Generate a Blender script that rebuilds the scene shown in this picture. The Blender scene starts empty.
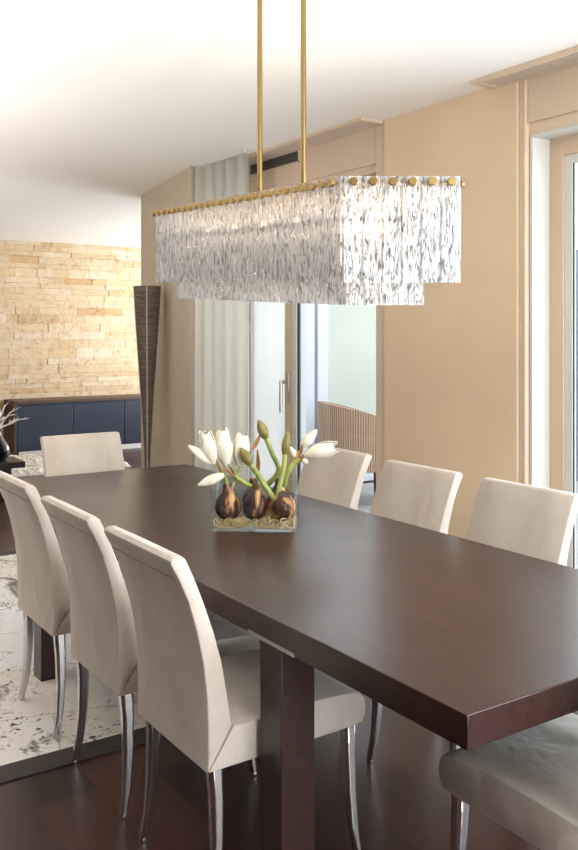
import bpy, bmesh, math, random
from mathutils import Vector, Matrix
random.seed(7)
C = bpy.context.scene.collection
S = bpy.context.scene
PI = math.pi
R = math.radians

# ------------------------------------------------------------------ materials
def lin(c):
    return tuple(((v/255)/12.92 if v/255 <= .04045 else ((v/255+.055)/1.055)**2.4) for v in c)
def rgba(c): return (*lin(c), 1)
class NT:
    def __init__(self, name):
        self.m = bpy.data.materials.new(name); self.m.use_nodes = True
        self.t = self.m.node_tree; self.t.nodes.clear()
        self.out = self.n('ShaderNodeOutputMaterial')
    def n(self, typ, **kw):
        x = self.t.nodes.new(typ)
        for k, v in kw.items(): setattr(x, k, v)
        return x
    def l(self, a, b): self.t.links.new(a, b)
    def coords(self, scale=(1,1,1), rot=(0,0,0), out='Object'):
        tc = self.n('ShaderNodeTexCoord'); mp = self.n('ShaderNodeMapping')
        mp.inputs['Scale'].default_value = scale; mp.inputs['Rotation'].default_value = rot
        self.l(tc.outputs[out], mp.inputs['Vector']); return mp.outputs['Vector']
    def noise(self, vec, scale, detail=4, rough=.55, dist=0):
        x = self.n('ShaderNodeTexNoise'); x.inputs['Scale'].default_value = scale; x.inputs['Detail'].default_value = detail
        x.inputs['Roughness'].default_value = rough; x.inputs['Distortion'].default_value = dist
        self.l(vec, x.inputs['Vector']); return x.outputs['Fac']
    def ramp(self, fac, stops):
        x = self.n('ShaderNodeValToRGB'); e = x.color_ramp.elements
        while len(e) < len(stops): e.new(.5)
        for i, (p, c) in enumerate(stops): e[i].position = p; e[i].color = c if len(c) == 4 else rgba(c)
        self.l(fac, x.inputs['Fac']); return x.outputs['Color']
    def bump(self, h, strength, dist=.01, normal=None):
        x = self.n('ShaderNodeBump'); x.inputs['Strength'].default_value = strength; x.inputs['Distance'].default_value = dist
        self.l(h, x.inputs['Height'])
        if normal: self.l(normal, x.inputs['Normal'])
        return x.outputs['Normal']
    def bsdf(self, color=None, rough=.5, metal=0, spec=.5, normal=None, link=True, **kw):
        x = self.n('ShaderNodeBsdfPrincipled')
        if color is not None:
            if isinstance(color, (tuple, list)): x.inputs['Base Color'].default_value = color if len(color) == 4 else rgba(color)
            else: self.l(color, x.inputs['Base Color'])
        if isinstance(rough, (int, float)): x.inputs['Roughness'].default_value = rough
        else: self.l(rough, x.inputs['Roughness'])
        x.inputs['Metallic'].default_value = metal; x.inputs['Specular IOR Level'].default_value = spec
        for k, v in kw.items(): x.inputs[k.replace('_', ' ')].default_value = v
        if normal: self.l(normal, x.inputs['Normal'])
        if link: self.l(x.outputs[0], self.out.inputs['Surface'])
        return x
    def mix(self, fac, a, b):
        x = self.n('ShaderNodeMixShader')
        if isinstance(fac, (int, float)): x.inputs[0].default_value = fac
        else: self.l(fac, x.inputs[0])
        self.l(a, x.inputs[1]); self.l(b, x.inputs[2]); return x.outputs[0]

def plain(name, col, rough=.5, metal=0, spec=.5, var=0, bscale=0, bstr=0, **kw):
    t = NT(name); v = t.coords(); nm = None; c = col
    if var:
        a = tuple(max(0, x*(1-var)) for x in col); b = tuple(min(255, x*(1+var)) for x in col)
        c = t.ramp(t.noise(v, 3.0), [(.3, a), (.7, b)])
    if bscale: nm = t.bump(t.noise(v, bscale, 6), bstr, .004)
    t.bsdf(c, rough, metal, spec, nm, **kw); return t.m

M = {}
M['plaster'] = plain('plaster', (213,193,169), .75, spec=.25, var=.012, bscale=160, bstr=.05)
M['accent'] = plain('accent_plaster', (220,197,166), .7, spec=.25, var=.015, bscale=120, bstr=.05)
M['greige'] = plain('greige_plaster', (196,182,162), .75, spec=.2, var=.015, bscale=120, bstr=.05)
M['ceil'] = plain('ceiling_paint', (244,240,234), .85, spec=.15, bscale=180, bstr=.03)
M['white'] = plain('white_paint', (204,202,195), .45, spec=.4, bscale=90, bstr=.02)
M['cream_lacquer'] = plain('cream_lacquer', (204,180,153), .4, spec=.4, bscale=90, bstr=.02)
M['bluewhite'] = plain('blue_white_aluminium', (222,226,234), .4, spec=.5, bscale=90, bstr=.02)
M['darkseal'] = plain('dark_seal', (40,40,44), .6, bscale=90, bstr=.02)
M['greyseal'] = plain('grey_seal', (132,128,142), .6, bscale=90, bstr=.02)
M['bluegrey'] = plain('blue_grey_render', (122,128,142), .8, var=.05, bscale=40, bstr=.1)
M['terrace'] = plain('terrace_decking', (172,170,168), .7, var=.05)
M['ventgrey'] = plain('vent_grey', (204,190,174), .5, bscale=90, bstr=.02)
M['grille'] = plain('grille_dark', (92,84,78), .5, bscale=90, bstr=.02)
M['brass'] = plain('brass', (160,136,90), .28, 1, bscale=60, bstr=.02)
M['chrome'] = plain('polished_aluminium', (206,204,204), .2, 1, bscale=40, bstr=.03)
M['steel'] = plain('brushed_steel', (190,188,186), .35, 1, bscale=120, bstr=.05)
M['black_gloss'] = plain('black_glaze', (10,11,14), .08, spec=.6, bscale=20, bstr=.02)
M['black_wood'] = plain('black_stained_wood', (30,27,27), .4, var=.2, bscale=80, bstr=.05)
M['coral'] = plain('white_twig', (236,232,226), .6, bscale=80, bstr=.3)
M['navy'] = plain('navy_lacquer', (38,46,64), .3, spec=.5, var=.04, bscale=60, bstr=.02)
M['brown_wood'] = plain('brown_wood', (72,52,38), .45, var=.12, bscale=60, bstr=.05)
M['bright_base_line'] = plain('bright_base_pale', (206,206,208), .35, spec=.5, bscale=60, bstr=.02)
M['thread'] = plain('seam_thread', (150,132,114), .8, bscale=200, bstr=.1)

def mk_table(dark=1.0):
    t = NT('wenge_veneer')
    v = t.coords((14, .9, 14)); v2 = t.coords((1, 1, 1))
    g = t.noise(v, 4.5, 8, .6, .6)
    col = t.ramp(g, [(.25, (30,14,11)), (.55, (48,25,20)), (.8, (66,38,31))])
    r = t.n('ShaderNodeMapRange'); r.inputs[3].default_value = .24; r.inputs[4].default_value = .38
    t.l(t.noise(v2, 2.2, 4), r.inputs[0])
    t.bsdf(col, r.outputs[0], 0, .5, t.bump(g, .04, .002), Coat_Weight=.1, Coat_Roughness=.2); return t.m
M['table'] = mk_table()

def mk_fabric():
    t = NT('cream_velvet')
    v = t.coords((1, 1, .55)); w = t.coords()
    blot = t.noise(v, 5, 5, .6, .4)
    col = t.ramp(blot, [(.25, (186,173,160)), (.5, (201,189,176)), (.75, (211,200,189))])
    n1 = t.bump(t.noise(w, 260, 3), .12, .002)
    n2 = t.bump(t.noise(v, 6, 3, .5, .8), .35, .03, n1)
    t.bsdf(col, .8, 0, .2, n2, Sheen_Weight=.35, Sheen_Roughness=.4); return t.m
M['fabric'] = mk_fabric()

def mk_floor():
    t = NT('dark_parquet')
    v = t.coords((1, 1, 1), (0, 0, R(90)))
    b = t.n('ShaderNodeTexBrick'); t.l(v, b.inputs['Vector'])
    b.inputs['Scale'].default_value = 1; b.inputs['Brick Width'].default_value = 1.1; b.inputs['Row Height'].default_value = .21
    b.inputs['Mortar Size'].default_value = .0015; b.inputs['Color1'].default_value = rgba((44,29,27)); b.inputs['Color2'].default_value = rgba((82,51,42))
    b.inputs['Mortar'].default_value = rgba((24,16,15)); b.offset = .43
    g = t.noise(t.coords((16, 1.2, 1)), 3, 8, .6, .5)
    mx = t.n('ShaderNodeMix', data_type='RGBA', blend_type='MULTIPLY'); mx.inputs['Factor'].default_value = .6
    t.l(b.outputs['Color'], mx.inputs['A']); t.l(t.ramp(g, [(.25, (150,140,140)), (.75, (255,255,255))]), mx.inputs['B'])
    t.bsdf(mx.outputs['Result'], .33, 0, .5, t.bump(b.outputs['Fac'], -.2, .002)); return t.m
M['floor'] = mk_floor()

def mk_stone():
    t = NT('split_stone')
    geo = t.n('ShaderNodeNewGeometry'); v = t.coords((1, 1, 1))
    col = t.ramp(geo.outputs['Random Per Island'], [(0, (204,186,156)), (.2, (214,202,180)), (.4, (206,190,164)), (.55, (216,207,190)), (.7, (204,182,150)), (.82, (212,197,172)), (.93, (194,166,128)), (1, (214,209,198))])
    nz = t.ramp(t.noise(v, 11, 8, .72, .6), [(.32, (196,168,134)), (.46, (244,234,218)), (.7, (255,255,255))])
    mx = t.n('ShaderNodeMix', data_type='RGBA', blend_type='MULTIPLY'); mx.inputs['Factor'].default_value = .7
    t.l(col, mx.inputs['A']); t.l(nz, mx.inputs['B'])
    t.bsdf(mx.outputs['Result'], .85, 0, .2, t.bump(t.noise(v, 26, 6), .6, .012)); return t.m
M['stone'] = mk_stone()

def mk_hide():
    t = NT('cowhide_patchwork')
    v = t.coords()
    b = t.n('ShaderNodeTexBrick'); t.l(t.coords((1,1,1), (0,0,R(14))), b.inputs['Vector'])
    b.inputs['Scale'].default_value = 1; b.inputs['Brick Width'].default_value = .62; b.inputs['Row Height'].default_value = .50; b.inputs['Mortar Size'].default_value = .0025
    b.inputs['Color1'].default_value = rgba((238,238,240)); b.inputs['Color2'].default_value = rgba((224,212,200)); b.inputs['Mortar'].default_value = rgba((184,168,152))
    sp = t.ramp(t.noise(v, 42, 5, .6, .6), [(.36, (0,0,0,1)), (.44, (1,1,1,1))])
    bl = t.ramp(t.noise(t.coords((1, .5, 1)), 4.2, 5, .65, .9), [(.33, (0,0,0,1)), (.42, (1,1,1,1))])
    ar = t.ramp(t.noise(v, 2.6, 2), [(.42, (0,0,0,1)), (.58, (1,1,1,1))])
    def mul(a, c, f=1.0):
        m = t.n('ShaderNodeMix', data_type='RGBA', blend_type='MULTIPLY'); m.inputs['Factor'].default_value = f
        t.l(a, m.inputs['A']); t.l(c, m.inputs['B']); return m.outputs['Result']
    sc = t.n('ShaderNodeMix', data_type='RGBA', blend_type='LIGHTEN'); sc.inputs['Factor'].default_value = 1
    t.l(sp, sc.inputs['A']); t.l(ar, sc.inputs['B'])
    k = mul(sc.outputs['Result'], bl)
    fin = t.n('ShaderNodeMix', data_type='RGBA'); t.l(k, fin.inputs['Factor'])
    fin.inputs['A'].default_value = rgba((72,52,42)); t.l(b.outputs['Color'], fin.inputs['B'])
    t.bsdf(fin.outputs['Result'], .7, 0, .25, t.bump(t.noise(v, 120, 4), .3, .004)); return t.m
M['hide'] = mk_hide()
M['hide_border'] = plain('dark_leather_border', (46,38,35), .55, var=.1, bscale=90, bstr=.2)

def mk_shag():
    t = NT('shag_pile'); v = t.coords()
    t.bsdf(t.ramp(t.noise(v, 16, 5, .7), [(.3, (150,140,126)), (.5, (214,208,198)), (.7, (238,234,226))]), .95, 0, .1, t.bump(t.noise(v, 40, 6), 1, .03)); return t.m
M['shag'] = mk_shag()

def mk_woven():
    t = NT('woven_fibre')
    v = t.coords((2.0, 2.0, 60)); n = t.noise(v, 4, 5, .6)
    t.bsdf(t.ramp(n, [(.3, (56,46,40)), (.5, (92,80,70)), (.72, (132,118,104))]), .6, 0, .3, t.bump(n, .5, .004)); return t.m
M['woven'] = mk_woven()
M['seam_light'] = plain('pale_seam', (176,164,148), .5, bscale=60, bstr=.05)

def mk_wicker():
    t = NT('wicker'); 
    v = t.coords((1,1,1), out='UV')
    w = t.n('ShaderNodeTexWave', wave_type='BANDS', bands_direction='X'); t.l(v, w.inputs['Vector']); w.inputs['Scale'].default_value = 24; w.inputs['Distortion'].default_value = .4
    w2 = t.n('ShaderNodeTexWave', wave_type='BANDS', bands_direction='Y'); t.l(v, w2.inputs['Vector']); w2.inputs['Scale'].default_value = 16
    mx = t.n('ShaderNodeMath', operation='MULTIPLY'); t.l(w.outputs['Fac'], mx.inputs[0]); t.l(w2.outputs['Fac'], mx.inputs[1])
    ad = t.n('ShaderNodeMath', operation='MULTIPLY_ADD'); t.l(w.outputs['Fac'], ad.inputs[0]); ad.inputs[1].default_value = .7; t.l(mx.outputs[0], ad.inputs[2])
    t.bsdf(t.ramp(ad.outputs[0], [(.1, (150,120,98)), (.6, (190,160,134)), (1, (206,180,154))]), .6, 0, .3, t.bump(ad.outputs[0], .6, .01)); return t.m
M['wicker'] = mk_wicker()

def mk_thin_glass(name, tint=(250,252,252), base=.04, rough=.0):
    t = NT(name)
    lw = t.n('ShaderNodeLayerWeight'); lw.inputs['Blend'].default_value = .25
    mr = t.n('ShaderNodeMapRange'); mr.inputs[3].default_value = base; mr.inputs[4].default_value = .75
    t.l(lw.outputs['Facing'], mr.inputs[0])
    pw = t.n('ShaderNodeMath', operation='POWER'); t.l(lw.outputs['Facing'], pw.inputs[0]); pw.inputs[1].default_value = 2.2
    t.l(pw.outputs[0], mr.inputs[0])
    tr = t.n('ShaderNodeBsdfTransparent'); tr.inputs[0].default_value = rgba(tint)
    gl = t.n('ShaderNodeBsdfGlossy'); gl.inputs['Roughness'].default_value = rough
    t.l(t.mix(mr.outputs[0], tr.outputs[0], gl.outputs[0]), t.out.inputs['Surface']); return t.m
M['pane'] = mk_thin_glass('window_glass')
M['vase_glass'] = mk_thin_glass('clear_vase_glass', (246,249,248), .03, .02)

def mk_milky(name, col, tf=.55):
    t = NT(name); v = t.coords()
    c = t.ramp(t.noise(v, 1.6, 3), [(.3, tuple(x*.96 for x in col)), (.7, col)])
    d = t.bsdf(c, .25, 0, .5, None, False)
    tl = t.n('ShaderNodeBsdfTranslucent'); t.l(c, tl.inputs[0])
    t.l(t.mix(tf, d.outputs[0], tl.outputs[0]), t.out.inputs['Surface']); return t.m
M['frosted'] = mk_milky('frosted_white_glass', (250,250,248), .75)
M['milky_green'] = mk_milky('milky_green_glass', (226,230,222), .3)
def mk_sheer():
    t = NT('sheer_voile'); v = t.coords()
    d = t.n('ShaderNodeBsdfDiffuse'); d.inputs[0].default_value = rgba((242,240,232))
    tl = t.n('ShaderNodeBsdfTranslucent'); tl.inputs[0].default_value = rgba((242,244,240))
    tr = t.n('ShaderNodeBsdfTransparent')
    wv = t.noise(v, 400, 2)
    a = t.mix(.6, d.outputs[0], tl.outputs[0])
    mr = t.n('ShaderNodeMapRange'); mr.inputs[3].default_value = .08; mr.inputs[4].default_value = .22; t.l(wv, mr.inputs[0])
    t.l(t.mix(mr.outputs[0], a, tr.outputs[0]), t.out.inputs['Surface']); return t.m
M['sheer'] = mk_sheer()

def mk_crystal():
    t = NT('hammered_glass')
    v = t.coords((1, 1, .24))
    h1 = t.noise(v, 135, 3, .6, .8); h2 = t.noise(t.coords((1,1,.5)), 46, 3, .6, .5)
    nm = t.bump(h1, 1.0, .010)
    gl = t.n('ShaderNodeBsdfGlass'); gl.inputs['IOR'].default_value = 1.4; gl.inputs['Roughness'].default_value = .05; t.l(nm, gl.inputs['Normal'])
    gs = t.n('ShaderNodeBsdfGlossy'); gs.inputs['Roughness'].default_value = .15; gs.inputs['Color'].default_value = (.95,.95,.96,1); t.l(nm, gs.inputs['Normal'])
    tl = t.n('ShaderNodeBsdfTranslucent'); tl.inputs[0].default_value = (.9,.89,.88,1)
    df = t.n('ShaderNodeBsdfDiffuse'); df.inputs[0].default_value = (.78,.77,.76,1); t.l(nm, df.inputs['Normal'])
    tr = t.n('ShaderNodeBsdfTransparent'); t.l(t.ramp(h1, [(.40, (.30,.30,.32,1)), (.50, (.97,.97,.97,1))]), tr.inputs[0])  # dark streaks tinted in to imitate refraction of dark surroundings
    a = t.mix(.22, tr.outputs[0], gl.outputs[0])
    b = t.mix(.45, t.mix(.35, df.outputs[0], tl.outputs[0]), gs.outputs[0])
    f = t.ramp(h1, [(.40, (.10,.10,.10,1)), (.52, (.58,.58,.58,1))])
    t.l(t.mix(f, a, b), t.out.inputs['Surface']); return t.m
M['crystal'] = mk_crystal()
def mk_bulb():
    t = NT('lit_bulb'); v = t.coords(); e = t.n('ShaderNodeEmission'); e.inputs[0].default_value = (1, .78, .5, 1); e.inputs[1].default_value = 9
    t.l(e.outputs[0], t.out.inputs['Surface']); return t.m
M['bulb'] = mk_bulb()

def mk_grad(name, stops, scale=6, rough=.5, bs=.2, zs=.5):
    t = NT(name); n = t.noise(t.coords((1, 1, zs)), scale, 5, .6, .8)
    t.bsdf(t.ramp(n, stops), rough, 0, .4, t.bump(n, bs, .004)); return t.m
M['bulb_skin'] = mk_grad('plant_bulb_skin', [(.40, (36,18,22)), (.54, (66,32,30)), (.585, (178,122,78)), (.70, (232,194,140))], 20, .45, .5, .35)
M['stem'] = mk_grad('green_stem', [(.3, (104,120,56)), (.7, (168,176,100))], 30, .45, .1)
M['bud'] = mk_grad('green_bud', [(.3, (84,86,40)), (.55, (122,116,60)), (.75, (158,122,70))], 40, .45, .2)
M['petal'] = mk_grad('white_petal', [(.3, (206,200,176)), (.65, (232,228,216))], 24, .5, .4)
M['petal_base'] = mk_grad('petal_base', [(.3, (196,190,120)), (.7, (226,216,160))], 30, .5, .15)
M['bract'] = mk_grad('withered_bract', [(.3, (134,90,52)), (.7, (190,146,96))], 40, .6, .4)
M['raffia'] = mk_grad('raffia', [(.3, (150,116,70)), (.65, (222,198,152))], 14, .7, .3)

# ------------------------------------------------------------------ mesh helpers
class MB:
    def __init__(self): self.bm = bmesh.new(); self.uv = None
    def box(self, a, b, mat=None):
        v = [self.bm.verts.new((x, y, z)) for x in (a[0], b[0]) for y in (a[1], b[1]) for z in (a[2], b[2])]
        if mat is not None:
            for q in v: q.co = mat @ q.co
        for f in ((0,1,3,2),(4,6,7,5),(0,4,5,1),(2,3,7,6),(0,2,6,4),(1,5,7,3)): self.bm.faces.new([v[i] for i in f])
        return self
    def prism(self, pts, z0, z1):
        lo = [self.bm.verts.new((x, y, z0)) for x, y in pts]; hi = [self.bm.verts.new((x, y, z1)) for x, y in pts]
        n = len(pts)
        self.bm.faces.new(lo[::-1]); self.bm.faces.new(hi)
        for i in range(n): self.bm.faces.new((lo[i], lo[(i+1) % n], hi[(i+1) % n], hi[i]))
        return self
    def rings(self, rings, cap=True, closed=True):
        R_ = [[self.bm.verts.new(p) for p in r] for r in rings]; n = len(R_[0])
        for a, b in zip(R_, R_[1:]):
            for i in range(n if closed else n-1): self.bm.faces.new((a[i], a[(i+1) % n], b[(i+1) % n], b[i]))
        if cap and closed: self.bm.faces.new(R_[0][::-1]); self.bm.faces.new(R_[-1])
        return self
    def tube(self, pts, rad, n=8, square=False):
        pts = [Vector(p) for p in pts]; rr = rad if isinstance(rad, (list, tuple)) else [rad]*len(pts)
        up = None; rings = []
        for i, p in enumerate(pts):
            d = (pts[min(i+1, len(pts)-1)] - pts[max(i-1, 0)]).normalized()
            if up is None: up = d.orthogonal().normalized()
            u = (up - d*up.dot(d)); u = u.normalized() if u.length > 1e-6 else d.orthogonal().normalized()
            up = u; w = d.cross(u)
            rings.append([p + rr[i]*(math.cos(2*PI*k/n)*u + math.sin(2*PI*k/n)*w) for k in range(n)])
        return self.rings(rings)
    def lathe(self, prof, n=24, c=(0,0,0), cap=True):
        return self.rings([[(c[0]+r*math.cos(2*PI*k/n), c[1]+r*math.sin(2*PI*k/n), c[2]+z) for k in range(n)] for r, z in prof], cap)
    def xf(self, m): self.bm.transform(m); return self
    def build(self, name, mat, parent=None, smooth=False, bevel=0, seg=2, sub=0, angle=40):
        bmesh.ops.recalc_face_normals(self.bm, faces=self.bm.faces)
        me = bpy.data.meshes.new(name); self.bm.to_mesh(me); self.bm.free()
        o = bpy.data.objects.new(name, me); C.objects.link(o)
        if mat: me.materials.append(mat)
        if parent: o.parent = parent
        if smooth:
            for p in me.polygons: p.use_smooth = True
        me.set_sharp_from_angle(angle=R(angle))
        if bevel:
            b = o.modifiers.new('bevel', 'BEVEL'); b.width = bevel; b.segments = seg; b.limit_method = 'ANGLE'; b.angle_limit = R(30)
        if sub:
            s = o.modifiers.new('sub', 'SUBSURF'); s.levels = sub; s.render_levels = sub
        return o
def tag(o, label=None, cat=None, group=None, kind=None):
    if label: o['label'] = label
    if cat: o['category'] = cat
    if group: o['group'] = group
    if kind: o['kind'] = kind
    return o
def empty(name, loc=(0,0,0), rz=0):
    o = bpy.data.objects.new(name, None); C.objects.link(o); o.location = loc; o.rotation_euler = (0, 0, rz); o.empty_display_size = .1; return o
def struct(name, mb, mat, parent=None, **kw):
    o = mb.build(name, mat, parent, **kw)
    if parent is None: o['kind'] = 'structure'
    return o
kids = lambda o: [x for x in bpy.data.objects if x.parent == o]
def copy_tree(o, parent=None):
    c = o.copy(); C.objects.link(c); c.parent = parent
    for ch in kids(o): copy_tree(ch, c)
    return c

# ------------------------------------------------------------------ room shell
H = 2.6
XW = 3.08                        # inner face of the window wall
struct('floor', MB().prism([(-1.75,-1.65),(3.24,-1.65),(3.24,6.77),(6.65,6.77),(6.65,11.1),(-1.75,11.1)], -.12, 0), M['floor'])
struct('ceiling', MB().prism([(-1.75,-1.65),(3.24,-1.65),(3.24,6.77),(6.65,6.77),(6.65,11.1),(-1.75,11.1)], H, H+.12), M['ceil'])
OT = 2.34                        # head of both glazed openings
w = MB()
w.box((XW, 2.667, 0), (3.24, 3.735, H))                 # pier behind the tan panel
w.box((XW, -.6, OT), (3.24, 2.667, H)); w.box((XW, 3.735, OT), (3.24, 5.35, H))
w.box((XW, -1.65, 0), (3.24, -.6, H))
struct('wall_right', w, M['plaster'])
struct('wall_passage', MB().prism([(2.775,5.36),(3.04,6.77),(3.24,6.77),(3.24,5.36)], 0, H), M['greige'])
w = MB()
w.box((3.24, 6.77, 0), (4.55, 6.95, H)); w.box((4.55, 6.77, OT), (6.5, 6.95, H)); w.box((6.3, 6.77, 0), (6.5, 6.95, OT))
struct('wall_terrace', w, M['bluewhite'])
w = MB()
w.box((-1.75,-1.65,0),(-1.6,11.1,H))
struct('wall_left', w, M['black_wood'])  # unseen wall, finished dark to cut light bounced onto the chair backs
w = MB()
w.box((-1.75,-1.65,0),(.5,-1.5,H)); w.box((3.0,-1.65,0),(3.24,-1.5,H)); w.box((.5,-1.65,OT),(3.0,-1.5,H)); w.box((.5,-1.65,0),(3.0,-1.5,.3))
struct('wall_front', w, M['plaster'])
w = MB()
w.box((6.5,6.77,OT),(6.65,11.1,H)); w.box((6.5,6.77,0),(6.65,7.2,OT)); w.box((6.5,10.4,0),(6.65,11.1,OT))
struct('wall_living', w, M['plaster'])

# stone wall: separate split-face stones in one surface
w = MB(); w.box((-1.6, 10.87, 0), (6.5, 11.1, H))
z = 0.0
rnd = random.Random(3)
while z < H-.01:
    hgt = min(rnd.choice((.06,.075,.09,.11,.13)), H-z)
    x = 1.8 + rnd.random()*.3
    while x < 6.4:
        L = rnd.choice((.14,.2,.28,.36,.5,.62)); L = min(L, 6.5-x)
        d = rnd.random()*.010
        if L > .02: w.box((x+.0012, 10.848-d, z+.001), (x+L-.0012, 10.872, z+hgt-.001))
        x += L
    z += hgt
struct('wall_back', w, M['stone'])

# trims on the window wall
struct('trim_1', MB().box((3.05, 2.722, 0), (3.081, 3.648, H)), M['accent'], bevel=.002)                     # tan panel
struct('trim_2', MB().box((3.06, 2.676, 0), (3.081, 2.719, H)).box((3.056, 2.680, 0), (3.062, 2.692, H)), M['plaster'], bevel=.002)
struct('trim_3', MB().box((3.062, 3.652, 0), (3.081, 3.732, H)), M['plaster'], bevel=.002)
struct('trim_4', MB().box((3.066, -.6, 2.392), (3.081, 2.674, H-.005)), M['plaster'], bevel=.003)
struct('trim_5', MB().box((3.066, 3.737, 2.385), (3.081, 5.34, H-.005)), M['plaster'], bevel=.003)

# right glazed door (door_2): white reveal, cream frame, white stop, glass
struct('trim_6', MB().box((3.075, 2.655, 0), (3.19, 2.668, OT)).box((3.075, -.6, OT-.012), (3.19, 2.655, OT)), M['white'])
d2 = empty('door_2', (3.2, 1.1, 0)); d2['kind'] = 'structure'
def P(mb, name, mat, par, off, **kw):
    return mb.xf(Matrix.Translation(-Vector(off))).build(name, mat, par, **kw)
o2 = (3.2, 1.1, 0)
P(MB().box((3.19,2.578,0),(3.235,2.655,OT-.012)).box((3.19,-.6,2.245),(3.235,2.578,OT-.012)).box((3.19,-.6,0),(3.235,2.578,.07)).box((3.19,.95,.07),(3.235,1.05,2.245)).box((3.19,-.6,.07),(3.235,-.52,2.245)), 'door_frame', M['cream_lacquer'], d2, o2, bevel=.003)
P(MB().box((3.196,2.535,.07),(3.222,2.578,2.245)).box((3.196,1.05,2.205),(3.222,2.535,2.245)).box((3.196,1.05,.07),(3.222,2.535,.11)), 'glazing_stop', M['white'], d2, o2, bevel=.002)
P(MB().box((3.200,2.529,.11),(3.206,2.535,2.205)), 'seal', M['darkseal'], d2, o2)
P(MB().box((3.207,1.05,.11),(3.213,2.534,2.205)).box((3.205,-.52,.07),(3.213,.95,2.245)), 'door_pane', M['pane'], d2, o2)

# left opening: closed frosted leaf (door_1) and a clear pane beside it (window_1)
o1 = (3.15, 4.94, 0)
d1 = empty('door_1', o1); d1['kind'] = 'structure'
P(MB().box((3.13,5.155,0),(3.19,5.215,OT)).box((3.13,4.66,2.25),(3.19,5.155,OT)).box((3.13,4.66,0),(3.19,5.155,.08)).box((3.13,4.606,0),(3.19,4.660,OT)), 'door_frame', M['white'], d1, o1, bevel=.004)
P(MB().box((3.128,4.664,.085),(3.18,4.736,2.245)), 'stile', M['cream_lacquer'], d1, o1, bevel=.003)
P(MB().box((3.150,4.736,.08),(3.160,5.155,2.25)).box((3.150,5.215,0),(3.160,5.35,OT)), 'door_pane', M['frosted'], d1, o1)
P(MB().box((3.12,5.158,1.44),(3.14,5.175,1.54)), 'hinge', M['steel'], d1, o1, bevel=.002)
hd = P(MB().box((3.120,4.683,1.02),(3.130,4.717,1.20)), 'handle', M['steel'], d1, o1, bevel=.003)
hd2 = P(MB().tube([(3.13,4.70,1.145),(3.075,4.70,1.145)], .011, 12).tube([(3.075,4.70,1.155),(3.075,4.70,.95)], .011, 12), 'handle_lever', M['steel'], hd, o1, smooth=True)
ow = (3.15, 4.15, 0)
w1 = empty('window_1', ow); w1['kind'] = 'structure'
P(MB().box((3.14,4.594,0),(3.148,4.606,OT)), 'seal', M['darkseal'], w1, ow)
P(MB().box((3.14,3.735,0),(3.19,3.765,OT)).box((3.15,4.58,.06),(3.19,4.606,2.26)).box((3.14,3.765,2.26),(3.19,4.594,OT)).box((3.14,3.75,0),(3.19,4.59,.06)), 'window_frame', M['bluewhite'], w1, ow, bevel=.003)
P(MB().box((3.160,3.75,.06),(3.168,4.59,2.26)), 'window_pane', M['pane'], w1, ow)

# the living room's terrace window, seen across the terrace
o3 = (5.4, 6.85, 0)
w2 = empty('window_2', o3); w2['kind'] = 'structure'
P(MB().box((4.55,6.78,0),(4.819,6.86,OT)).box((4.856,6.78,0),(4.975,6.86,OT)).box((6.22,6.80,0),(6.3,6.86,OT)).box((4.975,6.80,2.25),(6.22,6.86,OT)).box((4.975,6.80,0),(6.22,6.86,.06)), 'window_frame', M['bluewhite'], w2, o3, bevel=.004)
P(MB().box((4.819,6.785,0),(4.856,6.86,OT)), 'seal', M['greyseal'], w2, o3)
P(MB().box((4.975,6.825,.06),(6.22,6.835,2.25)), 'window_pane', M['milky_green'], w2, o3)

# terrace beyond
w = MB()
for i in range(40): w.box((3.25+i*.1, -3, -.06), (3.25+i*.1+.094, 6.76, -.012))
struct('terrace_floor', w, M['terrace'])
struct('wall_neighbour', MB().box((7.3,-4,-.06),(7.5,6.7,2.3)), M['bluegrey'])

# ceiling slots and grilles
def slot(y0, y1, x0, x1, label):
    t = empty('ceiling_vent', ((x0+x1)/2, (y0+y1)/2, H))
    o = t.location.copy()
    P(MB().box((x0,y0,H-.016),(x0+.028,y1,H)).box((x1-.012,y0,H-.016),(x1,y1,H)).box((x0+.028,y1-.03,H-.016),(x1-.012,y1,H)).box((x0+.028,y0,H-.016),(x1-.012,y0+.03,H)), 'vent_frame', M['plaster'], t, o)
    m = MB(); m.box((x0+.028,y0+.03,H-.004),(x1-.012,y1-.03,H))
    n = 6; wd = (x1-x0-.04)/n
    for i in range(n): m.box((x0+.028+i*wd+wd*.25,y0+.03,H-.013),(x0+.028+i*wd+wd*.75,y1-.03,H-.004))
    P(m, 'vent_slats', M['ventgrey'], t, o)
    return tag(t, label, 'vent', 'linear ceiling vents along the window wall')
slot(-.6, 2.86, 2.90, 3.06, 'long linear ceiling vent above the glazed door at the right edge')
slot(3.66, 5.30, 2.90, 3.06, 'linear ceiling vent beyond the tan wall panel, running to the curtain')
g = empty('wall_grille', (3.066, 4.76, 2.55)); o = g.location.copy()
P(MB().box((3.056,4.47,2.508),(3.066,5.06,2.518)).box((3.056,4.47,2.582),(3.066,5.06,2.59)).box((3.056,4.47,2.508),(3.066,4.478,2.59)).box((3.056,5.052,2.508),(3.066,5.06,2.59)), 'grille_frame', M['ventgrey'], g, o)
m = MB()
m.box((3.0645,4.478,2.518),(3.0660,5.052,2.582))
for i in range(5): m.box((3.057,4.478,2.5195+i*.013),(3.0645,5.052,2.5255+i*.013))
P(m, 'grille_slats', M['grille'], g, o)
tag(g, 'dark slotted air grille high on the wall behind the chandelier rods', 'grille')

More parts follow.
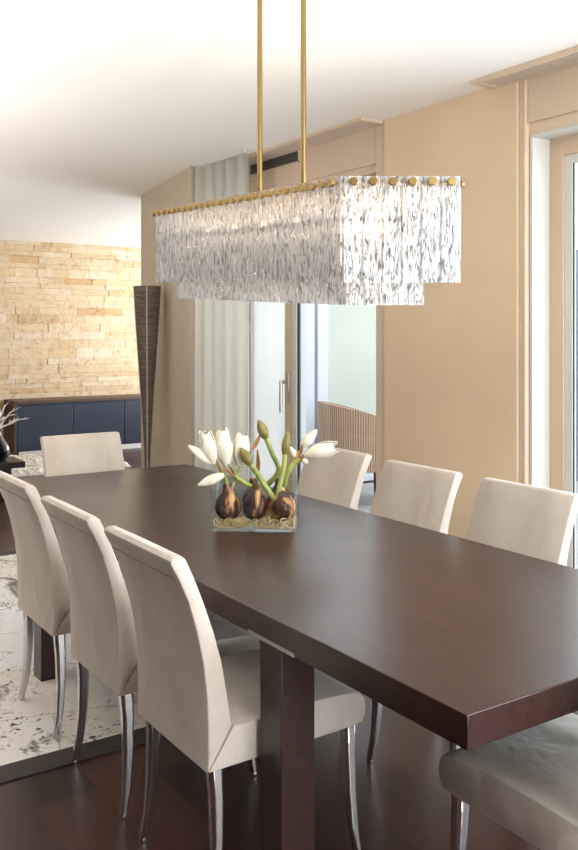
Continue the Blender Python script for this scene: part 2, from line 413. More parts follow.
# ------------------------------------------------------------------ curtain
m = MB(); top = []; bot = []
n = 90
for i in range(n+1):
    s = i/n; y = 4.72 + .62*s; a = s*2*PI*5.2
    k = .022*(1 + .35*math.sin(3.1*a/5))
    x = 2.845 - .06*s + k*math.sin(a)
    top.append((x*.6 + (2.845-.06*s)*.4, y, H-.022)); bot.append((x, y, .015))
rings = [[tuple(b[j]+(t_[j]-b[j])*q for j in range(3)) for b, t_ in zip(bot, top)] for q in (0,.35,.7,1)]
m.rings(rings, cap=False, closed=False)
cu = m.build('curtain', M['sheer'], smooth=True)
so = cu.modifiers.new('solid', 'SOLIDIFY'); so.thickness = .0025
tag(cu, 'pale sheer floor length curtain beside the frosted glass door', 'curtain')
rl = MB().box((2.80,4.70,H-.022),(2.822,5.34,H)).xf(Matrix.Translation((0,0,0))).build('curtain_rail', M['white'], cu)

# ------------------------------------------------------------------ dining table
TX0, TX1, TY0, TY1, TZ, TT = 1.1706, 2.1742, 1.163, 4.256, .75, .0674
tc = ((TX0+TX1)/2, (TY0+TY1)/2, 0)
tb = empty('dining_table', tc)
P(MB().box((TX0,TY0,TZ-TT),(TX1,TY1,TZ)), 'tabletop', M['table'], tb, tc, bevel=.0025)
for x0 in (TX0+.0005, TX1-.1005):
    for y0 in (1.788, 3.605):
        P(MB().box((x0,y0,0),(x0+.1,y0+.098,TZ-TT)), 'leg', M['table'], tb, tc, bevel=.002)
        xa = TX0-.0012 if x0 < 1.5 else TX1-.02
        pl = P(MB().box((xa, y0-.058, TZ-TT-.001), (xa+.0212, y0+.155, TZ-TT+.0085)), 'leg_plate', M['steel'], tb, tc)
        pl['label'] = 'pale metal plate over the leg'
tag(tb, 'long dark brown wooden dining table with thick top and square legs', 'table')

# ------------------------------------------------------------------ dining chairs (facing +x, back at x=0)
W2 = .213
def loft_profile(prof, w=W2, r=.007):
    n = len(prof); cx = sum(p[0] for p in prof)/n; cz = sum(p[1] for p in prof)/n
    area = sum(prof[i][0]*prof[(i+1) % n][1]-prof[(i+1) % n][0]*prof[i][1] for i in range(n))
    sg = 1 if area > 0 else -1
    def inset(d):
        out = []
        for i in range(n):
            a = Vector(prof[i-1]); b = Vector(prof[i]); c_ = Vector(prof[(i+1) % n])
            n1 = Vector((-(b-a).y, (b-a).x)).normalized()*sg; n2 = Vector((-(c_-b).y, (c_-b).x)).normalized()*sg
            nn = (n1+n2); nn = nn.normalized() if nn.length > 1e-5 else n1
            out.append(b + nn*d)
        return out
    st = [(-w, r), (-w+r*.3, r*.3), (-w+r, 0), (-w*.33, -.001), (w*.33, -.001), (w-r, 0), (w-r*.3, r*.3), (w, r)]
    return MB().rings([[(p.x, y, p.y) for p in inset(d)] for y, d in st])
OUT = [(0,.370),(.001,.42),(.0,.48),(-.003,.56),(-.013,.64),(-.030,.72),(-.054,.80),(-.082,.862),(-.101,.896)]
def smooth_pts(pts, it=1): return pts
backp = OUT + [(-.102,.906),(-.092,.914),(-.070,.913),(-.059,.904),(-.034,.85),(-.006,.78),(.019,.71),(.039,.64),(.054,.56),(.064,.50),(.070,.472)]
seatp = [(.003,.370),(.0735,.4715),(.10,.468),(.20,.472),(.34,.475),(.44,.470),(.478,.460),(.492,.443),(.496,.42),(.494,.395),(.484,.379),(.44,.374),(.2,.371)]
def leg_mb(front, s):
    y = s*.178
    if front: path = [(.456,y,.378),(.457,y+s*.003,.29),(.459,y+s*.008,.19),(.464,y+s*.015,.09),(.474,y+s*.026,.012)]
    else: path = [(.034,y,.378),(.037,y+s*.006,.29),(.036,y+s*.012,.19),(.029,y+s*.019,.09),(.015,y+s*.027,.012)]
    m = MB(); rings = []
    for i, (x, yy, z_) in enumerate(path):
        t = i/4; a = (.0205*(1-t) + .0108*t); c = a*.55
        oct_ = [(a,c),(c,a),(-c,a),(-a,c),(-a,-c),(-c,-a),(c,-a),(a,-c)]
        rings.append([(x+u, yy+v_, z_) for u, v_ in oct_])
    m.rings(rings)
    return m, path[-1]
def make_chair():
    t = empty('dining_chair')
    loft_profile(backp).build('backrest', M['fabric'], t, smooth=True)
    loft_profile(seatp).build('seat', M['fabric'], t, smooth=True)
    for fr in (False, True):
        for s in (-1, 1):
            mb, e = leg_mb(fr, s)
            lg = mb.build('leg', M['chrome'], t, smooth=False, bevel=.0015, seg=1)
            MB().lathe([(.007,0),(.0105,.002),(.0115,.009),(.0105,.016),(.008,.021)], 12, (e[0], e[1], 0)).build('foot', M['chrome'], lg, smooth=True)
    # sewn seam across the outside of the back and down it
    sm = MB()
    xs = lambda z_: next(OUT[i][0] + (OUT[i+1][0]-OUT[i][0])*(z_-OUT[i][1])/(OUT[i+1][1]-OUT[i][1]) for i in range(len(OUT)-1) if OUT[i][1] <= z_ <= OUT[i+1][1])
    sm.tube([(xs(.855)-.0005, -.205+.041*i, .855) for i in range(11)], .0016, 6)
    sm.build('seam', M['thread'], t, smooth=True)
    return t
proto = make_chair()
def place(o, x, y, rz, label, group):
    o.location = (x, y, .008 if y > 3.2 else 0); o.rotation_euler = (0, 0, rz); return tag(o, label, 'chair', group)
GL, GR = 'chairs along the near long side of the table', 'chairs along the window side of the table'
spots = [
 (1.035, 2.120, 0, 'cream velvet dining chair nearest the camera, its whole back and seat showing', GL),
 (1.035, 2.672, 0, 'cream velvet dining chair second along the near side, between two others', GL),
 (1.035, 3.268, 0, 'cream velvet dining chair third along the near side, cut by the left photo edge', GL),
 (2.356, 2.120, PI, 'tan lit chair back nearest the glazed door at the right photo edge', GR),
 (2.356, 2.677, PI, 'tan lit chair back in the middle of the three on the window side', GR),
 (2.356, 3.232, PI, 'tan lit chair back partly behind the white flowers, in front of the wicker chair', GR),
 (1.665, 4.395, -PI/2, 'pale dining chair alone at the far head of the table before the navy sideboard', 'chairs at the table heads'),
 (1.667, 1.046, PI/2, 'dining chair at the near head, only its grey seat showing below the table corner', 'chairs at the table heads'),
]
for i, (x, y, rz, lb, gp) in enumerate(spots):
    place(proto if i == 0 else copy_tree(proto), x, y, rz, lb, gp)

# ------------------------------------------------------------------ chandelier
A = Vector((1.3946, 1.8343, 1.8629)); Lv = Vector((.0609, 1.2592, .0644)); Ev = Vector((.2544, -.1699, 0))
Ln = Lv.normalized(); En = Ev.normalized(); Nn = Ev.cross(Lv).normalized()
if Nn.z < 0: Nn = -Nn
UP = Vector((0, 0, 1)) * .55 + Nn*.45; UP.normalize()
HT = .2776
ch = empty('chandelier', A + Lv*.5 + Ev*.5)
CO = ch.location.copy()
def P2(mb, name, mat, par, **kw): return mb.xf(Matrix.Translation(-CO)).build(name, mat, par, **kw)
def strip_mb(p0, d, outn, wd, z0, z1, th=.007, jitter=0):
    m = MB(); rings = []
    for (zz, ins) in ((z0, .0), (z1, .0)):
        c_ = p0 + UP*zz
        pts = [c_ + d*(-wd/2+.002) , c_ + d*(-wd/2) + outn*th*.5, c_ + d*(-wd/2+.002) + outn*th, c_ + d*(wd/2-.002) + outn*th, c_ + d*(wd/2) + outn*th*.5, c_ + d*(wd/2-.002)]
        rings.append([p + outn*jitter for p in pts])
    return m.rings(rings)
def knob_mb(p, outn):
    m = MB(); c_ = p
    m.tube([c_ - outn*.012, c_ + outn*.0105], .0045, 8); m.tube([c_ + outn*.0105, c_ + outn*.020, c_+outn*.022], [.0118,.0118,.0095], 16); return m
outL = -(Ev - Ln*Ev.dot(Ln)).normalized(); outE = -(Lv - En*Lv.dot(En)).normalized()
def tier(A0, LL, EE, nl, ne, ztop, zbot, knobs, stuff_hidden, visible):
    wl = LL.length/nl; we = EE.length/ne; hidden = MB() if stuff_hidden else None
    faces = [(A0, Ln, outL, nl, wl, True), (A0, En, outE, ne, we, True), (A0+EE, Ln, -outL, nl, wl, False), (A0+LL, En, -outE, ne, we, False)]
    for (p, d, on, nn, ww, front) in faces:
        for i in range(nn):
            q = p + d*(ww*(i+.5)); jt = random.uniform(-.0012, .0012)
            if not front and stuff_hidden:
                b = strip_mb(q, d, on, ww*.97, zbot, ztop, jitter=jt)
                me = bpy.data.meshes.new('t'); b.bm.to_mesh(me); hidden.bm.from_mesh(me); bpy.data.meshes.remove(me); b.bm.free(); continue
            s_ = P2(strip_mb(q, d, on, ww*.97, zbot, ztop, jitter=jt), 'glass_strip', M['crystal'], ch)
            if knobs:
                P2(knob_mb(q + UP*(ztop-.016) + on*.007, on), 'knob', M['brass'], s_, smooth=True)
    if stuff_hidden:
        h = P2(hidden, 'rear_glass_strips', M['crystal'], ch); h['kind'] = 'stuff'
NL, NE = 27, 6
tier(A, Lv, Ev, NL, NE, .0, -HT, True, False, True)
ii, jj = .052, .18
A2 = A + Lv*ii + Ev*jj
tier(A2, Lv*(1-2*ii), Ev*(1-2*jj), 24, 5, -.10, -.338, False, True, True)
# brass carrying frame, cross bars, rods, canopies
def frame_bars(A0, LL, EE, z_, r):
    m = MB(); c = [A0, A0+LL, A0+LL+EE, A0+EE]
    for i in range(4): m.tube([c[i]+UP*z_, c[(i+1) % 4]+UP*z_], r, 8)
    return m
P2(frame_bars(A + Ln*.004 - outL*.006, Lv*.99, Ev*.97, -.012, .006), 'top_frame', M['brass'], ch, smooth=True)
P2(frame_bars(A2 - outL*.006, Lv*(1-2*ii), Ev*(1-2*jj)*.97, -.11, .005), 'lower_frame', M['brass'], ch, smooth=True)
cb = MB()
for t_ in (.12, .385, .605, .88): cb.tube([A+Lv*t_+UP*-.012, A+Lv*t_+Ev+UP*-.012], .005, 8)
cb.tube([A+Ev*.5+UP*-.012, A+Lv+Ev*.5+UP*-.012], .007, 8)
for t_ in (.12, .88):
    for q in (0.2, .8): cb.tube([A+Lv*t_+Ev*q+UP*-.012, A+Lv*t_+Ev*q+UP*-.11], .004, 8)
P2(cb, 'cross_bars', M['brass'], ch, smooth=True)
for t_ in (.385, .605):
    b = A + Lv*t_ + Ev*.5 + UP*-.012
    rd = P2(MB().tube([b, (b.x, b.y, H-.006)], .0088, 16), 'rod', M['brass'], ch, smooth=True)
    P2(MB().lathe([(.012,-.008),(.055,-.008),(.058,-.002),(.058,0)], 24, (b.x, b.y, H)), 'ceiling_plate', M['brass'], rd)
for i in range(6):
    p = A + Lv*((i+.5)/6) + Ev*.5
    sk = P2(MB().tube([p+UP*-.012, p+UP*-.075], .012, 12), 'bulb_socket', M['brass'], ch, smooth=True)
    q = p + UP*-.12
    P2(MB().lathe([(.008,.045),(.011,.035),(.020,.012),(.024,-.006),(.019,-.026),(.008,-.035)], 16, tuple(q)), 'light_bulb', M['bulb'], sk, smooth=True)
tag(ch, 'long crystal chandelier of rippled glass strips hung on two brass rods', 'chandelier')

# ------------------------------------------------------------------ vase and amaryllis
VO = Vector((1.684, 2.738, .75)); VR = R(-37)
gv = empty('glass_vase', VO, VR)
VW, VD, VH = .155, .108, .152
def rrect(hw, hd, r, z_, n=5):
    pts = []
    for cx_, cy_, a0 in ((hw-r, hd-r, 0), (-hw+r, hd-r, 90), (-hw+r, -hd+r, 180), (hw-r, -hd+r, 270)):
        for k in range(n+1):
            a = R(a0+90*k/n); pts.append((cx_+r*math.cos(a), cy_+r*math.sin(a), z_))
    return pts
m = MB()
r_out = [rrect(VW-.006, VD-.006, .012, .0005), rrect(VW-.001, VD-.001, .014, .004), rrect(VW, VD, .014, .010), rrect(VW, VD, .014, VH-.002), rrect(VW-.0015, VD-.0015, .013, VH), rrect(VW-.0045, VD-.0045, .011, VH), rrect(VW-.006, VD-.006, .010, VH-.002), rrect(VW-.006, VD-.006, .010, .014), rrect(VW-.010, VD-.010, .008, .010)]
m.rings(r_out)
m.build('vase_body', M['vase_glass'], gv, smooth=False)
tag(gv, 'clear rectangular glass vase in the middle of the dark table', 'vase')
# raffia nest in the bottom
m = MB(); rr = random.Random(5)
def raffia_mesh(mb, n, x0, x1, y0, y1, zt):
    for i in range(n):
        cx_, cy_ = rr.uniform(x0, x1), rr.uniform(y0, y1); rad = rr.uniform(.012, .032); a0 = rr.uniform(0, 6.28); sp = rr.uniform(2.0, 5.0); tz = rr.uniform(-.8, .8); cz = rr.uniform(.018, zt)
        pts = []
        for k in range(8):
            a = a0 + sp*k/7
            px, py = cx_ + rad*math.cos(a), cy_ + rad*math.sin(a)*.7
            pz = cz + rad*.55*math.sin(a+tz)
            pts.append((max(-VW+.012, min(VW-.012, px)), max(-VD+.012, min(VD-.012, py)), max(.013, min(zt+.012, pz))))
        mb.tube(pts, .0022, 5)
raffia_mesh(m, 80, -VW+.012, VW-.012, -VD+.012, VD-.012, .038)
# a few strands hugging the front glass
raffia_mesh(m, 36, -VW+.012, VW-.012, -VD+.012, -VD+.03, .036)
rf = m.build('raffia', M['raffia'], None, smooth=True)
rf.location = VO; rf.rotation_euler = (0, 0, VR)
tag(rf, 'tangled straw coloured raffia nest in the bottom of the glass vase', 'raffia', kind='stuff')

def axis_frame(d):
    d = d.normalized(); u = d.orthogonal().normalized(); return d, u, d.cross(u)
def bulb_mb(c, r, neck, lean=(0,0)):
    m = MB(); prof = [(.012,-r*.92),(r*.6,-r*.8),(r*.93,-r*.4),(r,0),(r*.9,r*.42),(r*.62,r*.85),(r*.4,r*1.15),(r*.33,neck)]
    n = 20; rings = []
    for rad, z_ in prof:
        f = (z_+r)/(neck+r)
        rings.append([(c[0]+lean[0]*f+rad*(1+.05*math.sin(5*a)+.03*math.sin(9*a+1))*math.cos(a), c[1]+lean[1]*f+rad*(1+.05*math.sin(5*a))*math.sin(a), c[2]+z_) for a in (2*PI*k/n for k in range(n))])
    return m.rings(rings)
def bud_mb(base, tip, r, lobes=0, n=14, k=10):
    base, tip = Vector(base), Vector(tip); d, u, w_ = axis_frame(tip-base); L = (tip-base).length; rings = []
    for i in range(k+1):
        t = i/k; rad = r*(math.sin(PI*min(1, t*.92+.06))**.75)*(1-.25*t) + .0012
        rings.append([base + d*L*t + rad*(1+lobes*math.cos(3*2*PI*j/n))*(math.cos(2*PI*j/n)*u + math.sin(2*PI*j/n)*w_) for j in range(n)])
    return MB().rings(rings)
def flower_mb(base, tip, r, open_=.25, seed=0):
    """six overlapping petals round the axis, each a cupped blade with its own tip"""
    rg = random.Random(seed); base, tip = Vector(base), Vector(tip); d, u, w_ = axis_frame(tip-base); L = (tip-base).length; m = MB()
    for p in range(6):
        a = 2*PI*p/6 + rg.uniform(-.12,.12); inner = .82 if p % 2 else 1.0; Lp = L*rg.uniform(.9,1.04); op = open_*rg.uniform(.7,1.4)
        e = math.cos(a)*u + math.sin(a)*w_; s = d.cross(e); nU, nV = 9, 6; rows_o, rows_i = [], []
        for i in range(nU+1):
            t = i/nU
            prof = r*inner*(math.sin(PI*min(1,.08+.62*t))**.9)*(1-.30*t*t) + op*r*max(0,t-.6)*2.2
            half = r*1.2*(math.sin(PI*(.08+.84*t))**.55)
            ro, ri = [], []
            for j in range(nV+1):
                v_ = (j/nV-.5)*2; ang = v_*half/max(r*.9, .004)*.8
                pt = base + d*(Lp*t - .06*L*t*v_*v_) + (e*math.cos(ang)+s*math.sin(ang))*prof
                ro.append(pt); ri.append(pt - (e*math.cos(ang)+s*math.sin(ang))*.0012)
            rows_o.append(ro); rows_i.append(ri[::-1])
        m.rings([o_+i_ for o_, i_ in zip(rows_o, rows_i)])
    return m
# vase-local: x along the front face, y away, z up
def px(x, y, w_=0.0): return ((x-255.5)/(282-40*w_), w_, (1.45-.75) - (y-334)/(282-88*w_))
def plant(label, origin_bulb):
    t = empty('amaryllis', VO, VR); return tag(t, label, 'amaryllis', 'amaryllis plants in the glass vase')
def stem_mb(pts, r0=.0085, r1=.0065):
    ps = [Vector(p) for p in pts]; out = []
    for i in range(len(ps)-1):
        p0, p1, p2, p3 = ps[max(i-1,0)], ps[i], ps[i+1], ps[min(i+2,len(ps)-1)]
        for k in range(5):
            t = k/5; out.append(.5*((2*p1)+(p2-p0)*t+(2*p0-5*p1+4*p2-p3)*t*t+(3*p1-p0-3*p2+p3)*t**3))
    out.append(ps[-1]); n = len(out)
    return MB().tube(out, [r0+(r1-r0)*i/(n-1) for i in range(n)], 10)
def leafbract(a, b, wd):
    a, b = Vector(a), Vector(b); d, u, w_ = axis_frame(b-a); L = (b-a).length; o_, i_ = [], []
    rings = []
    for i in range(8):
        t = i/7; h = wd*math.sin(PI*(.12+.86*t))
        c_ = a + d*L*t + u*(.06*L*math.sin(PI*t))
        rings.append([c_-w_*h, c_-w_*h*.5+u*.004, c_+u*.006, c_+w_*h*.5+u*.004, c_+w_*h, c_-u*.0005])
    return MB().rings(rings)
# plant A: left, white flowers
pa = plant('amaryllis with a cluster of white flowers leaning over the left vase end', 0)
bulb_mb(px(227.5,512,-.046), .0485, .082).build('bulb', M['bulb_skin'], pa, smooth=True)
stem_mb([px(228,494,-.045), px(224,480,-.04), px(215,465,-.04)]).build('stem', M['stem'], pa, smooth=True)
stem_mb([px(230,494,-.045), px(236,482,-.03), px(240,470,-.02)], .007, .006).build('stem', M['stem'], pa, smooth=True)
stem_mb([px(252,491,-.05), px(240,484,-.05), px(231,477,-.04)], .009, .007).build('stem', M['stem'], pa, smooth=True)
for (b, t_, r, op, sd) in ((px(213,468,-.04), px(203,433,-.045), .034, .0, 1), (px(226,470,-.03), px(221,431,-.03), .037, .0, 2), (px(238,470,-.01), px(242,437,.0), .036, .05, 3)):
    flower_mb(b, t_, r, op, sd).build('flower', M['petal'], pa, smooth=True)
for (b, t_, r) in ((px(211,467,-.045), px(187,449,-.05), .019), (px(224,479,-.06), px(198,490,-.075), .019)):
    bud_mb(b, t_, r, .08).build('flower_bud', M['petal'], pa, smooth=True)
for a, b in (((222,484),(214,462)), ((236,486),(228,468)), ((233,478),(224,472))):
    leafbract(px(*a,-.05), px(*b,-.05), .008).build('bract', M['bract'], pa, smooth=True)
# plant B: middle front bulb, short green bud
pb = plant('amaryllis with a short brown neck from the middle front bulb', 0)
bulb_mb(px(255.5,512,-.046), .0485, .062, (.004,0)).build('bulb', M['bulb_skin'], pb, smooth=True)
leafbract(px(258,498,-.045), px(252,482,-.04), .010).build('bract', M['bract'], pb, smooth=True)
# plant C: right front bulb, two stems with closed green buds
pc = plant('amaryllis with two closed green buds on crossing stems from the right front bulb', 0)
bulb_mb(px(283.5,512,-.046), .0485, .058).build('bulb', M['bulb_skin'], pc, smooth=True)
stem_mb([px(277,506,-.06), px(266,490,-.055), px(257,476,-.05), px(250,466,-.05)], .0105, .0095).build('stem', M['stem'], pc, smooth=True)
bud_mb(px(252,469,-.05), px(241,451,-.05), .021).build('flower_bud', M['bud'], pc, smooth=True)
stem_mb([px(278,505,-.05), px(281,488,-.045), px(285,470,-.04), px(286,456,-.04)], .0105, .0085).build('stem', M['stem'], pc, smooth=True)
bud_mb(px(285.5,459,-.04), px(289,434,-.04), .0165).build('flower_bud', M['bud'], pc, smooth=True)
# plant D: rear left bulb, tall stem and bud
pd = plant('amaryllis with the tallest single green bud rising from the rear bulb', 0)
bulb_mb((-.014, .050, .085), .045, .080).build('bulb', M['bulb_skin'], pd, smooth=True)
stem_mb([(px(262,480,.03)[0], .04, .13), px(278,475,.02), px(272,457,.01), px(265,440,.0)], .0105, .0085).build('stem', M['stem'], pd, smooth=True)
bud_mb(px(266,442,.0), px(258,422,.0), .021).build('flower_bud', M['bud'], pd, smooth=True)
leafbract(px(255,484,.02), px(256,452,.02), .012).build('bract', M['bract'], pd, smooth=True)
leafbract(px(251,453,.012), px(259,437,.012), .012).build('bract', M['bract'], pd, smooth=True)
# plant E: rear right bulb, white flower to the right
pe = plant('amaryllis with one big white flower reaching out past the right vase end', 0)
bulb_mb((.082, .050, .088), .045, .078).build('bulb', M['bulb_skin'], pe, smooth=True)
stem_mb([px(284,490,.0), px(286,481,-.01), px(292,470,-.01), px(300,461,-.01)], .011, .010).build('stem', M['stem'], pe, smooth=True)
flower_mb(px(305,458,-.01), px(339,449,-.02), .034, .02, 8).build('flower', M['petal'], pe, smooth=True)
bud_mb(px(303,450,-.005), px(318,432,-.01), .019, .08).build('flower_bud', M['petal'], pe, smooth=True)
bud_mb(px(297,462,.0), px(290,449,.0), .012, .08).build('flower_bud', M['petal'], pe, smooth=True)
bud_mb(px(303,463,-.01), px(309,466,-.015), .012, .08).build('flower_bud', M['petal'], pe, smooth=True)
for a, b in (((299,466),(306,455)), ((295,463),(301,452)), ((301,458),(303,447))):
    leafbract(px(*a,-.015), px(*b,-.015), .009).build('bract', M['bract'], pe, smooth=True)

# ------------------------------------------------------------------ rugs
rg = empty('cowhide_rug', (.75, 4.4, 0)); ro = rg.location.copy()
P(MB().box((-.75,2.985,0),(2.25,5.80,.008)), 'hide_patchwork', M['hide'], rg, ro, bevel=.003)
P(MB().box((-.85,2.875,0),(2.35,2.985,.007)).box((-.85,5.80,0),(2.35,5.90,.007)).box((-.85,2.985,0),(-.75,5.80,.007)).box((2.25,2.985,0),(2.35,5.80,.007)), 'border', M['hide_border'], rg, ro, bevel=.003)
tag(rg, 'patchwork cowhide rug with dark leather border under the far table end', 'rug')
m = MB(); rr = random.Random(11)
nx, ny = 60, 60
grid = [[m.bm.verts.new((2.15+1.75*i/nx, 8.95+1.3*j/ny, (.012 if i in (0,nx) or j in (0,ny) else .03+rr.random()*.035))) for j in range(ny+1)] for i in range(nx+1)]
for i in range(nx):
    for j in range(ny): m.bm.faces.new((grid[i][j], grid[i+1][j], grid[i+1][j+1], grid[i][j+1]))
vs = [grid[i][0] for i in range(nx+1)] + [grid[nx][j] for j in range(1,ny+1)] + [grid[i][ny] for i in range(nx-1,-1,-1)] + [grid[0][j] for j in range(ny-1,0,-1)]
lo = [m.bm.verts.new((v_.co.x, v_.co.y, 0)) for v_ in vs]
for k in range(len(vs)): m.bm.faces.new((vs[k], vs[(k+1) % len(vs)], lo[(k+1) % len(vs)], lo[k]))
m.bm.faces.new(lo)
tag(m.build('shag_rug', M['shag'], None, smooth=True), 'shaggy cream rug on the floor in front of the navy sideboard', 'rug')

# ------------------------------------------------------------------ sideboard
so_ = (4.6, 10.6, 0)
sb = empty('sideboard', so_)
SX0, SX1, SY0, SY1 = 3.055, 6.2, 10.385, 10.82
P(MB().box((SX0,SY0,.625),(SX1,SY1,.66)), 'top', M['brown_wood'], sb, so_, bevel=.003)
for xa in (SX0, SX1-.03): P(MB().box((xa,SY0+.004,.06),(xa+.03,SY1,.625)), 'side_panel', M['brown_wood'], sb, so_, bevel=.002)
P(MB().box((SX0+.03,SY0+.03,.06),(SX1-.03,SY1,.625)), 'carcass', M['navy'], sb, so_)
ed = [SX0+.032, 3.77, 4.44, 5.11, 5.70, SX1-.032]
for a, b in zip(ed, ed[1:]):
    P(MB().box((a+.004,SY0+.006,.075),(b-.004,SY0+.028,.595)), 'door', M['navy'], sb, so_, bevel=.003)
P(MB().box((SX0+.06,SY0+.02,0),(SX1-.06,SY1-.02,.06)), 'bright_base_line', M['bright_base_line'], sb, so_)  # pale strip imitates the bright reflected line under the floating sideboard
tag(sb, 'low navy sideboard with brown wooden top against the stone wall', 'sideboard')

# ------------------------------------------------------------------ floor lamp
lo_ = (2.745, 6.0, 0)
fl = empty('floor_lamp', lo_, R(-33.7)+R(7))
prof = [(.060,.0),(.052,.05),(.040,.15),(.029,.32),(.027,.46),(.029,.55),(.036,.66),(.048,.80),(.056,.92),(.072,1.10),(.092,1.32),(.110,1.52),(.124,1.70),(.131,1.806)]
m = MB(); rings = []
prof = [(r*.76, z_) for r, z_ in prof]
for r, z_ in prof:
    k = r*.20
    pts = []
    for q in range(4):
        a = PI/2*q - PI/2; nx_, ny_ = math.cos(a)*r, math.sin(a)*r
        a2 = a+PI/2; bx_, by_ = math.cos(a2)*r, math.sin(a2)*r
        for s in (0,.25,.5,.75):
            bul = k*math.sin(PI*s)
            mx_, my_ = nx_+(bx_-nx_)*s, ny_+(by_-ny_)*s; l_ = math.hypot(mx_, my_) or 1
            pts.append((mx_+mx_/l_*bul, my_+my_/l_*bul, z_))
    rings.append(pts)
inner = [[(x*.9, y*.9, z_) for x, y, z_ in rings[i]] for i in range(len(rings)-1, len(rings)-4, -1)]
m.rings(rings + inner)
m.build('lamp_body', M['woven'], fl)
for q in range(4):
    a = PI/2*q - PI/2
    MB().tube([(math.cos(a)*(r+.0005), math.sin(a)*(r+.0005), z_) for r, z_ in prof], .0045, 6).build('seam', M['seam_light'], fl, smooth=True)
tag(fl, 'tall slender flared floor lamp of dark woven fibre beside the wall end', 'floor lamp')

# ------------------------------------------------------------------ coffee table, black vase, branches
ct = (1.75, 7.79, 0)
cf = empty('coffee_table', ct)
P(MB().box((1.05,7.6,.297),(2.331,7.98,.35)), 'top', M['black_wood'], cf, ct, bevel=.003)
for x in (1.25, 2.16): P(MB().box((x,7.66,0),(x+.07,7.92,.297)), 'leg', M['black_wood'], cf, ct, bevel=.003)
tag(cf, 'low black slab coffee table at the left photo edge', 'coffee table')
bv = MB()
cx_, cy_ = 2.135, 7.79
bv.lathe([(.055,.0),(.075,.004),(.105,.035),(.118,.075),(.112,.115),(.085,.16),(.058,.20),(.040,.235),(.036,.262),(.041,.275),(.033,.275),(.029,.255),(.05,.2),(.08,.13)], 32)
bvo = bv.build('vase', M['black_gloss'], None, smooth=True); bvo.location = (cx_, cy_, .35)
tag(bvo, 'round glossy black vase with narrow neck on the black slab table', 'vase')
br = MB()
def branch(p, d, L, r, depth, rg_):
    pts = [Vector(p)]; dd = Vector(d).normalized(); n = 5
    for i in range(n):
        dd = (dd + Vector((rg_.uniform(-.25,.25), rg_.uniform(-.25,.25), rg_.uniform(-.2,.22)))).normalized(); pts.append(pts[-1] + dd*L/n)
    br.tube(pts, [r*(1-.5*i/n) for i in range(n+1)], 6)
    if depth:
        for i in (2,3,5):
            nd = (dd + Vector((rg_.uniform(-.9,.9), rg_.uniform(-.9,.9), rg_.uniform(-.3,.6)))).normalized()
            branch(pts[i], nd, L*.42, r*.62, depth-1, rg_)
rg_ = random.Random(21)
ins = []
base = Vector((cx_, cy_, .60))
for d in ((.70,-.20,.75), (.85,-.3,.32), (.25,.1,1.1), (-.4,.3,.9), (.55,.5,.8)):
    br.tube([base+Vector((0,0,-.05)), base+Vector((d[0]*.03,d[1]*.03,.03))], .007, 6)
    branch(base+Vector((d[0]*.03,d[1]*.03,.03)), d, .17, .0095, 2, rg_)
tag(br.build('branches', M['coral'], None, smooth=True), 'bleached white coral-like branches standing in the black vase', 'branches')

# ------------------------------------------------------------------ wicker chair on the terrace
wo = Vector((4.77, 6.03, 0)); wc = empty('wicker_chair', wo, math.atan2(-.40, .92))
m = MB(); nA, nZ = 40, 10; ro_, ri_ = [], []
uvl = m.bm.loops.layers.uv.new('UVMap')
def wtop(a): return .60 + .27*(.5+.5*math.cos(a))**.55       # a=0 at the back
def wpt(a, z_, rad): return (-rad*math.cos(a)*(1.0+.10*(z_-.4)), rad*math.sin(a)*(1.0+.10*(z_-.4)), z_)
rows = []
for i in range(nA+1):
    a = R(-125) + R(250)*i/nA; zt = wtop(a)
    rows.append(([m.bm.verts.new(wpt(a, .30+(zt-.30)*j/nZ, .36)) for j in range(nZ+1)], [m.bm.verts.new(wpt(a, .30+(zt-.30)*j/nZ, .325)) for j in range(nZ+1)], i/nA, zt))
def face(vs_, uvs):
    f = m.bm.faces.new(vs_)
    for lp, q in zip(f.loops, uvs): lp[uvl].uv = q
for (o0, i0, s0, t0), (o1_, i1, s1, t1) in zip(rows, rows[1:]):
    for j in range(nZ):
        za, zb = j/nZ, (j+1)/nZ
        face((o0[j], o1_[j], o1_[j+1], o0[j+1]), ((s0,za),(s1,za),(s1,zb),(s0,zb)))
        face((i0[j], i0[j+1], i1[j+1], i1[j]), ((s0,za),(s0,zb),(s1,zb),(s1,za)))
    face((o0[-1], o1_[-1], i1[-1], i0[-1]), ((s0,1),(s1,1),(s1,1),(s0,1))); face((o0[0], i0[0], i1[0], o1_[0]), ((s0,0),(s0,0),(s1,0),(s1,0)))
for (o_, i_, s_, t_) in (rows[0], rows[-1]):
    for j in range(nZ): face((o_[j], o_[j+1], i_[j+1], i_[j]), ((s_,j/nZ),(s_,(j+1)/nZ),(s_,(j+1)/nZ),(s_,j/nZ)))
m.build('backrest', M['wicker'], wc, smooth=False)
MB().lathe([(.30,.33),(.325,.34),(.33,.38),(.325,.42),(.30,.43)], 32).build('seat', M['wicker'], wc, smooth=True)
for a in (45,135,225,315):
    MB().tube([(.27*math.cos(R(a)), .27*math.sin(R(a)), .33), (.285*math.cos(R(a)), .285*math.sin(R(a)), -.012)], .018, 8).build('leg', M['darkseal'], wc)
tag(wc, 'rounded brown wicker armchair outside on the terrace', 'chair')

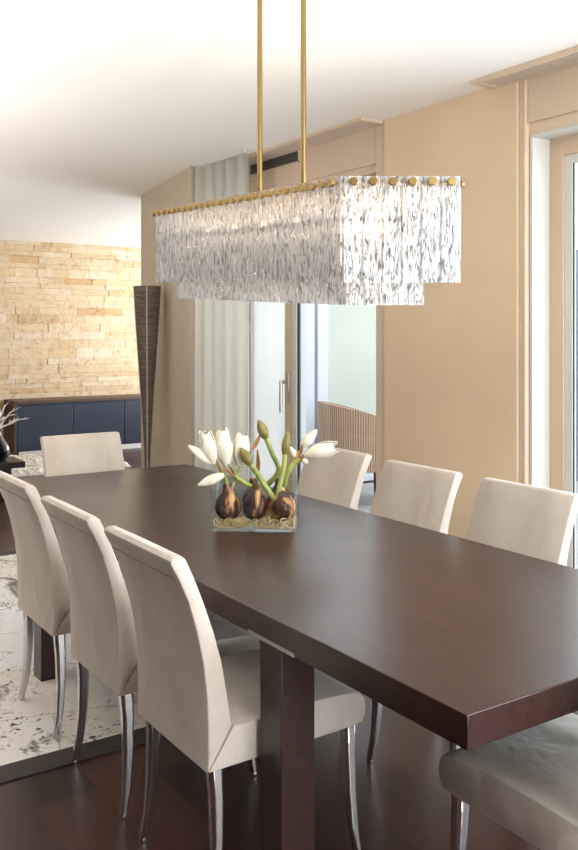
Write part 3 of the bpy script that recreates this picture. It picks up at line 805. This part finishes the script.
# ------------------------------------------------------------------ light
wd = bpy.data.worlds.new('sky'); S.world = wd; wd.use_nodes = True
nt = wd.node_tree; nt.nodes.clear()
bg = nt.nodes.new('ShaderNodeBackground'); ou = nt.nodes.new('ShaderNodeOutputWorld')
bg.inputs[0].default_value = (.88, .94, 1, 1); bg.inputs[1].default_value = 3.4
nt.links.new(bg.outputs[0], ou.inputs[0])
def area(name, loc, rot, sx, sy, power, col=(1,1,1)):
    l = bpy.data.lights.new(name, 'AREA'); l.shape = 'RECTANGLE'; l.size = sx; l.size_y = sy; l.energy = power; l.color = col
    o = bpy.data.objects.new(name, l); C.objects.link(o); o.location = loc; o.rotation_euler = rot; return o
# daylight entering through the windows (each lamp in its opening), plus one added ceiling fill
area('daylight_front', (1.75,-1.62,1.35), (R(90),0,0), 2.4, 1.9, 118, (.93,.965,1))
area('ceiling_fill_front', (1.75,-1.60,.75), (R(90+62),0,0), 2.4, .8, 42, (1,.965,.92))  # added upward fill that brightens the ceiling, no terrace there
area('daylight_right', (3.5,1.0,1.3), (R(90),0,R(90)), 3.0, 2.0, 100, (.82,.91,1))
area('daylight_living', (6.62,8.8,1.3), (R(90+38),0,R(90)), 3.0, 1.9, 180, (1,.99,.97))
# unseen upward fill lamps added at the left to brighten the ceiling
for y, e in ((1.6,22),(4.3,70),(7.2,75)): area('ceiling_fill', (-.3,y,1.15), (R(180),0,0), .5, .5, e, (1,.955,.90))
# chandelier's own light
for i in range(6):
    p = A + Lv*((i+.5)/6) + Ev*.5 + UP*-.12
    l = bpy.data.lights.new('bulb_light', 'POINT'); l.energy = 12; l.color = (1,.8,.58); l.shadow_soft_size = .03
    o = bpy.data.objects.new('bulb_light', l); C.objects.link(o); o.location = p
# unseen warm spots added to warm the top of the stone wall
for x in (3.2, 4.2, 5.2):
    l = bpy.data.lights.new('stone_warm_fill', 'SPOT'); l.energy = 3; l.color = (1,.8,.55); l.spot_size = R(95); l.spot_blend = .8; l.shadow_soft_size = .06
    o = bpy.data.objects.new('stone_warm_fill', l); C.objects.link(o); o.location = (x, 10.35, H-.02); o.rotation_euler = (R(30), 0, 0)

# ------------------------------------------------------------------ camera
cam = bpy.data.cameras.new('camera'); co = bpy.data.objects.new('camera', cam); C.objects.link(co); S.camera = co
cam.sensor_fit = 'HORIZONTAL'; cam.sensor_width = 36; cam.lens = 879.873/578*36
co.location = (0, 0, 1.4499); co.rotation_euler = (R(90), 0, -.5887)
cam.shift_x = 0; cam.shift_y = -(425-334.257)/578
cam.clip_start = .05
S.view_settings.view_transform = 'Standard'; S.view_settings.look = 'None'; S.view_settings.gamma = 1; S.view_settings.use_curve_mapping = False
S.view_settings.exposure = 0
S.cycles.max_bounces = 10; S.cycles.diffuse_bounces = 5; S.cycles.glossy_bounces = 5; S.cycles.transmission_bounces = 8; S.cycles.transparent_max_bounces = 24
S.cycles.sample_clamp_indirect = 4; S.cycles.caustics_reflective = False; S.cycles.caustics_refractive = False
S.cycles.use_denoising = True
